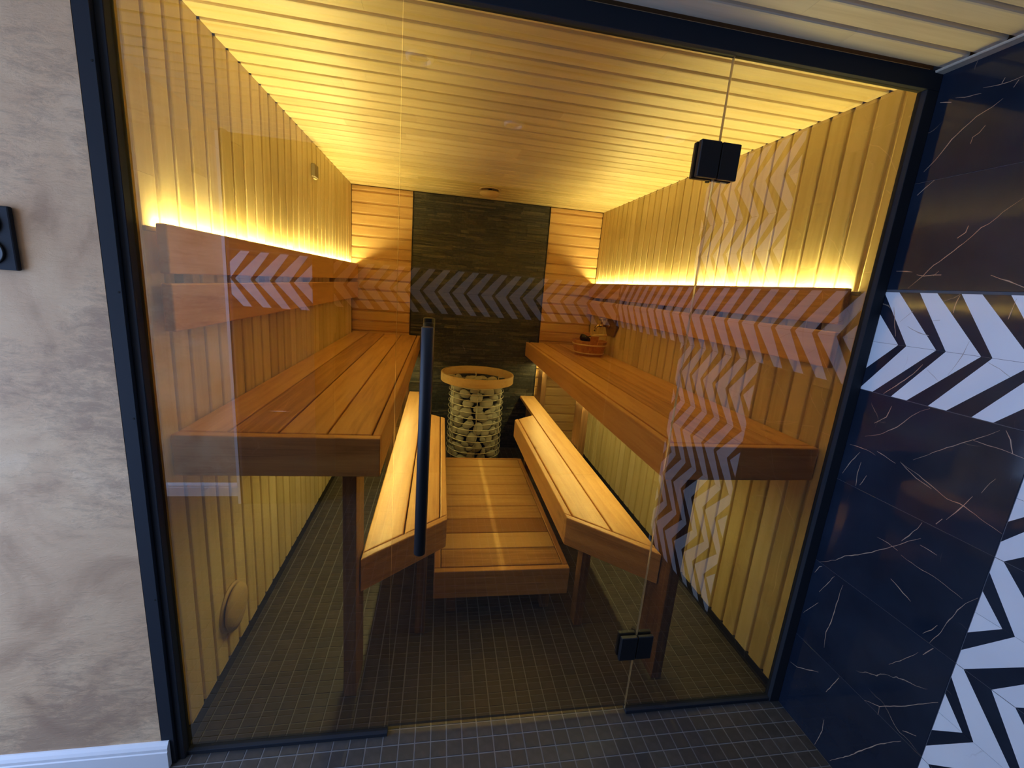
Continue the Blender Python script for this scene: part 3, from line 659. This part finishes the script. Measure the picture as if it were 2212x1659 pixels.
# ------------------------------------------------------------------ backrests with light behind
def backrest(label, left):
    xf, xb = (0.047, 0.022) if left else (1.945, 1.968)
    xw = 0.001 if left else W - 0.001
    y0 = 0.066 if left else 0.078
    b = thing('backrest', label, 'backrest', ((xf + xb) / 2, (y0 + D) / 2, 1.25), 'lit backrests on the side walls')
    nrm = X if left else -X
    L = D - 0.004 - y0
    for za, zb in ((1.250, 1.368), (1.391, 1.507)):
        plank('plank', (xf, y0, (za + zb) / 2), Y, nrm, L, zb - za, abs(xf - xb), M['bench_wood'], b, 0.004, 3)
    for k in range(5):
        yy = y0 + 0.10 + k * (L - 0.26) / 4
        xa, xc = sorted((xw, xb)); 
        box('spacer', xa, xc, yy, yy + 0.045, 1.27, 1.46, M['leg_wood'], b)
    xs = (0.006, 0.015) if left else (W - 0.015, W - 0.006)
    strip(b, xs[0], xs[1], y0 + 0.03, D - 0.03, 1.488, 1.498, True, M['led_top'])
    # clip end of the strip, seen past the plank's end
    xa, xc = sorted((xs[0], xs[1]))
    box('strip_end_cap', xa, xc, y0 - 0.02, y0 + 0.029, 1.486, 1.498, M['profile'], b, 0.001)
backrest('two-plank wooden backrest with light above it on the left wall', True)
backrest('two-plank wooden backrest with light above it on the right wall', False)

# ------------------------------------------------------------------ heater
def heater():
    cx, cy = 1.0, 2.165
    h = thing('sauna_heater', 'round steel cage heater full of grey stones with a wooden ring', 'heater', (cx, cy, 0))
    R = 0.212
    link('base', mesh_from('base', lathe_bm([(0.0005, 0.0005), (0.20, 0.0005), (0.205, 0.01), (0.205, 0.075), (0.19, 0.085), (0.0005, 0.085)], 40), M['core'], True), h, T(cx, cy, 0))
    link('dark_core', mesh_from('dark_core', lathe_bm([(0.0005, 0.085), (0.115, 0.085), (0.115, 0.62), (0.0005, 0.62)], 28), M['core'], True), h, T(cx, cy, 0))  # unseen dark cylinder added so the gaps between stones stay dark
    ring = mesh_from('steel_ring', tube_bm([(R * math.cos(2 * math.pi * i / 56), R * math.sin(2 * math.pi * i / 56), 0) for i in range(56)], 0.0033, 8, True), M['rail'], True)
    for k in range(13): link('steel_ring', ring, h, T(cx, cy, 0.121 + 0.0459 * k))
    rod = mesh_from('rod', tube_bm([(R - 0.006, 0, 0.0), (R - 0.006, 0, 0.71)], 0.0032, 8), M['rail'], True)
    brk = mesh_from('bracket', box_bm(R - 0.008, 0.2635, -0.006, 0.006, 0.700, 0.706), M['rail'])
    for k in range(6):
        m = T(cx, cy, 0) @ Matrix.Rotation(math.radians(-92 + 60 * k), 4, 'Z')
        link('rod', rod, h, m); link('bracket', brk, h, m)
    prof = [(0.2640, 0.6935), (0.2790, 0.6935), (0.2810, 0.696), (0.2810, 0.7545), (0.2790, 0.757), (0.2660, 0.757), (0.2640, 0.7545), (0.2640, 0.6935)]
    link('wooden_ring', mesh_from('wooden_ring', lathe_bm(prof, 64), M['ring_wood'], True), h, T(cx, cy, 0))
    # stones
    r = random.Random(21); kinds = []
    for q in range(8):
        bm = bmesh.new(); bmesh.ops.create_icosphere(bm, subdivisions=2, radius=1.0)
        ax = Vector((1.0, r.uniform(0.62, 0.85), r.uniform(0.55, 0.75))); ph = [r.uniform(0, 6) for _ in range(6)]
        for v in bm.verts:
            c = v.co.normalized()
            d = 1 + 0.09 * math.sin(2.1 * c.x + ph[0]) * math.sin(2.3 * c.y + ph[1]) + 0.07 * math.sin(3.1 * c.z + ph[2] + c.x)
            p = 2.6; e = (abs(c.x) ** p + abs(c.y) ** p + abs(c.z) ** p) ** (-1 / p)
            v.co = Vector((c.x * ax.x, c.y * ax.y, c.z * ax.z)) * d * e
        kinds.append(mesh_from('stone', bm, M['stone'], True))
    placed = []
    def put(p, s, rot):
        o = link('stone', r.choice(kinds), h, T(*p) @ rot @ Matrix.Diagonal((s, s, s, 1))); placed.append((Vector(p), s))
    # fill the visible shell by dart throwing with falling sizes
    for size, n in ((0.052, 160), (0.045, 500), (0.036, 1500), (0.027, 3000)):
        for _ in range(n):
            if len(placed) >= 262: break
            a = r.uniform(0, 2 * math.pi); z = r.uniform(0.10, 0.665); s = size * r.uniform(0.9, 1.08)
            rad = R - 0.0045 - s * 0.68 - r.uniform(0, 0.006)
            p = Vector((cx + rad * math.cos(a), cy + rad * math.sin(a), z))
            if all((p - q).length > 0.72 * (s + t) for q, t in placed):
                lie = Matrix.Rotation(a + math.pi / 2, 4, 'Z') @ Matrix.Rotation(math.pi / 2 + r.uniform(-.2, .2), 4, 'X') @ Matrix.Rotation(r.choice([0, 0.25, -0.3, 1.4, 0.8]) + r.uniform(-.2, .2), 4, 'Z')
                put(p, s, lie)
    for _ in range(700):
        if len(placed) >= 298: break
        a = r.uniform(0, 2 * math.pi); rad = 0.165 * math.sqrt(r.random()); s = r.choice([0.054, 0.048, 0.042])
        p = Vector((cx + rad * math.cos(a), cy + rad * math.sin(a), 0.672 + 0.022 * (1 - rad / 0.17) + r.uniform(-.006, .012)))
        if all((p - q).length > 0.78 * (s + t) for q, t in placed):
            put(p, s, Matrix.Rotation(r.uniform(0, 6), 4, 'Z') @ Matrix.Rotation(r.uniform(-.35, .35), 4, 'X'))
heater()

# ------------------------------------------------------------------ bucket, ladle, tap
BX, BY = 1.802, 1.955
def bucket():
    b = thing('wooden_bucket', 'small staved wooden bucket on the right high bench', 'bucket', (BX, BY, HB))
    n = 14; r0, r1, t, hgt = 0.103, 0.129, 0.011, 0.112
    def stave(hh, name):
        bm = bmesh.new(); k = 4; vs = []
        rt = r0 + (r1 - r0) * hh / hgt
        for z, ro in ((0.0005, r0), (hh, rt)):
            row = []
            for rr in (ro, ro - t):
                for i in range(k + 1):
                    a = (-0.5 + i / k) * (2 * math.pi / n - 0.02); row.append(bm.verts.new((rr * math.cos(a), rr * math.sin(a), z)))
            vs.append(row)
        lo, hi = vs; m = k + 1
        for i in range(k):
            bm.faces.new((lo[i], lo[i + 1], hi[i + 1], hi[i])); bm.faces.new((lo[m + i + 1], lo[m + i], hi[m + i], hi[m + i + 1]))
            bm.faces.new((hi[i], hi[i + 1], hi[m + i + 1], hi[m + i])); bm.faces.new((lo[i + 1], lo[i], lo[m + i], lo[m + i + 1]))
        bm.faces.new((lo[0], hi[0], hi[m], lo[m])); bm.faces.new((lo[k], lo[m + k], hi[m + k], hi[k]))
        bmesh.ops.recalc_face_normals(bm, faces=bm.faces); return mesh_from(name, bm, M['bucket_wood'])
    sm, em = stave(hgt, 'stave'), stave(hgt + 0.042, 'ear')
    for k in range(n):
        a = 2 * math.pi * k / n + math.radians(-96)
        link('ear' if k in (0, 7) else 'stave', em if k in (0, 7) else sm, b, T(BX, BY, HB) @ Matrix.Rotation(a, 4, 'Z'))
    for z in (0.022, 0.084):
        rr = r0 + (r1 - r0) * z / hgt + 0.003
        link('hoop', mesh_from('hoop', tube_bm([(rr * math.cos(2 * math.pi * i / 48), rr * math.sin(2 * math.pi * i / 48), 0) for i in range(48)], 0.0048, 8, True), M['hoop'], True), b, T(BX, BY, HB + z))
    link('bottom', mesh_from('bottom', lathe_bm([(0.0005, 0.008), (0.091, 0.008), (0.091, 0.018), (0.0005, 0.018)], 28), M['bucket_wood']), b, T(BX, BY, HB))
bucket()
def ladle():
    l = thing('ladle', 'dark metal ladle with pale wooden handle resting across the bucket', 'ladle', (BX - 0.04, BY - 0.01, HB + 0.11))
    c = Vector((BX - 0.040, BY - 0.010, HB + 0.128)); tilt = Matrix.Rotation(math.radians(38), 4, 'Y') @ Matrix.Rotation(math.radians(-18), 4, 'X')
    prof = [(0.0005, -0.036), (0.022, -0.034), (0.038, -0.022), (0.044, 0.0), (0.0425, 0.0), (0.036, -0.020), (0.020, -0.031), (0.0005, -0.033)]
    link('bowl', mesh_from('bowl', lathe_bm(prof, 28), M['ladle'], True), l, T(*c) @ tilt)
    p0 = c + Vector((0.030, 0.0, 0.012)); p1 = c + Vector((0.070, 0.0, 0.018)); p2 = c + Vector((0.165, 0.008, 0.026))
    link('neck', mesh_from('neck', tube_bm([p0 - Vector((.012, 0, .008)), p0, p1], 0.004, 8), M['ladle'], True), l, Matrix.Identity(4))
    link('handle', mesh_from('handle', tube_bm([p0 + Vector((.012, 0, .002)), p1, p1 + (p2 - p1) * 0.5, p2], [0.009, 0.0105, 0.010, 0.0085], 12), M['hoop'], True), l, Matrix.Identity(4))
ladle()
def tap():
    t = thing('water_tap', 'small brass tap on a wooden wall plate above the bucket', 'tap', (W, 2.04, 1.19))
    pl = [(2.125, 1.196), (2.070, 1.246), (1.940, 1.246), (1.880, 1.196), (1.940, 1.118), (2.060, 1.118)]
    fm = frame_mat((W - 0.0165, 2.0, 1.19), Y, -X); inv = fm.inverted()
    q = [inv @ Vector((W - 0.0165, a, b)) for a, b in pl]
    link('wall_plate', mesh_from('wall_plate', prism_bm([(v.x, v.y) for v in q], -0.016, 0.0, 0.002), M['leg_wood']), t, fm)
    y, z = 2.035, 1.192; x = W - 0.0165
    link('flange', mesh_from('flange', lathe_bm([(0.0005, 0), (0.020, 0), (0.016, 0.008), (0.0005, 0.010)], 20), M['chrome'], True), t, frame_mat((x, y, z), Y, -X))
    link('pipe', mesh_from('pipe', tube_bm([(x, y, z), (x - 0.055, y, z), (x - 0.075, y, z)], [0.009, 0.009, 0.012], 12), M['chrome'], True), t, Matrix.Identity(4))
    link('spout', mesh_from('spout', tube_bm([(x - 0.066, y, z), (x - 0.090, y, z - 0.003), (x - 0.108, y, z - 0.018), (x - 0.112, y, z - 0.045)], [0.011, 0.010, 0.009, 0.009], 12), M['chrome'], True), t, Matrix.Identity(4))
    link('stem', mesh_from('stem', tube_bm([(x - 0.060, y, z), (x - 0.060, y, z + 0.045)], 0.006, 10), M['chrome'], True), t, Matrix.Identity(4))
    link('lever', mesh_from('lever', tube_bm([(x - 0.085, y, z + 0.046), (x - 0.060, y, z + 0.048), (x - 0.035, y, z + 0.046)], [0.005, 0.007, 0.005], 10), M['chrome'], True), t, Matrix.Identity(4))
tap()

# ------------------------------------------------------------------ vents, sensor, switch
def disc_vent(name, label, origin, zd, r, k=1.0):
    v = thing(name, label, 'vent', origin, 'round air valves'); fm = frame_mat(origin, Y if abs(zd[1]) < .5 else X, zd)
    link('collar', mesh_from('collar', lathe_bm([(0.0005, 0.0005), (r, 0.0005), (r, 0.004), (r * .93, 0.008), (r * .80, 0.007), (r * .78, 0.002), (0.0005, 0.002)], 40), M['cream'], True), v, fm)
    link('valve_disc', mesh_from('valve_disc', lathe_bm([(0.0005, 0.012 * k), (r * .90, 0.013 * k), (r * .95, 0.017 * k), (r * .92, 0.023 * k), (r * .6, 0.032 * k), (0.0005, 0.036 * k)], 40), M['cream'], True), v, fm)
    link('spindle', mesh_from('spindle', lathe_bm([(0.0005, 0.002), (0.012, 0.002), (0.012, 0.018 * k), (0.0005, 0.018 * k)], 14), M['joint']), v, fm)
disc_vent('air_vent', 'round cream air valve low on the left wall near the glass', (0.0, 0.335, 0.232), (1, 0, 0), 0.086)
disc_vent('air_vent', 'round cream air valve on the ceiling above the heater', (1.000, 2.110, H), (0, 0, -1), 0.074, 1.7)
def sensor():
    t = thing('temperature_sensor', 'small brown box sensor high on the left wall', 'sensor', (0, 1.483, 1.905))
    box('case', 0.0005, 0.020, 1.447, 1.519, 1.905, 1.968, M['grey'], t, 0.004, 2)
    box('cable_entry', 0.004, 0.016, 1.470, 1.500, 1.898, 1.9045, M['cream'], t, 0.001)
sensor()
def switch():
    x0, x1, z0, z1 = -0.277, -0.191, 1.376, 1.505
    t = thing('light_switch', 'black switch plate on the plaster wall at the left edge', 'switch', ((x0 + x1) / 2, -0.02, z0))
    plank('plate', (x0, -0.0315, (z0 + z1) / 2), X, -Y, x1 - x0, z1 - z0, 0.011, M['frame'], t, 0.003, 2)
    for z in (z0 + 0.036, z1 - 0.036):
        link('knob', mesh_from('knob', lathe_bm([(0.0005, 0.0), (0.026, 0.0), (0.0255, 0.003), (0.022, 0.0035), (0.020, 0.001), (0.0005, 0.001)], 32), M['black'], True), t, frame_mat(((x0 + x1) / 2, -0.032, z), X, -Y))
switch()
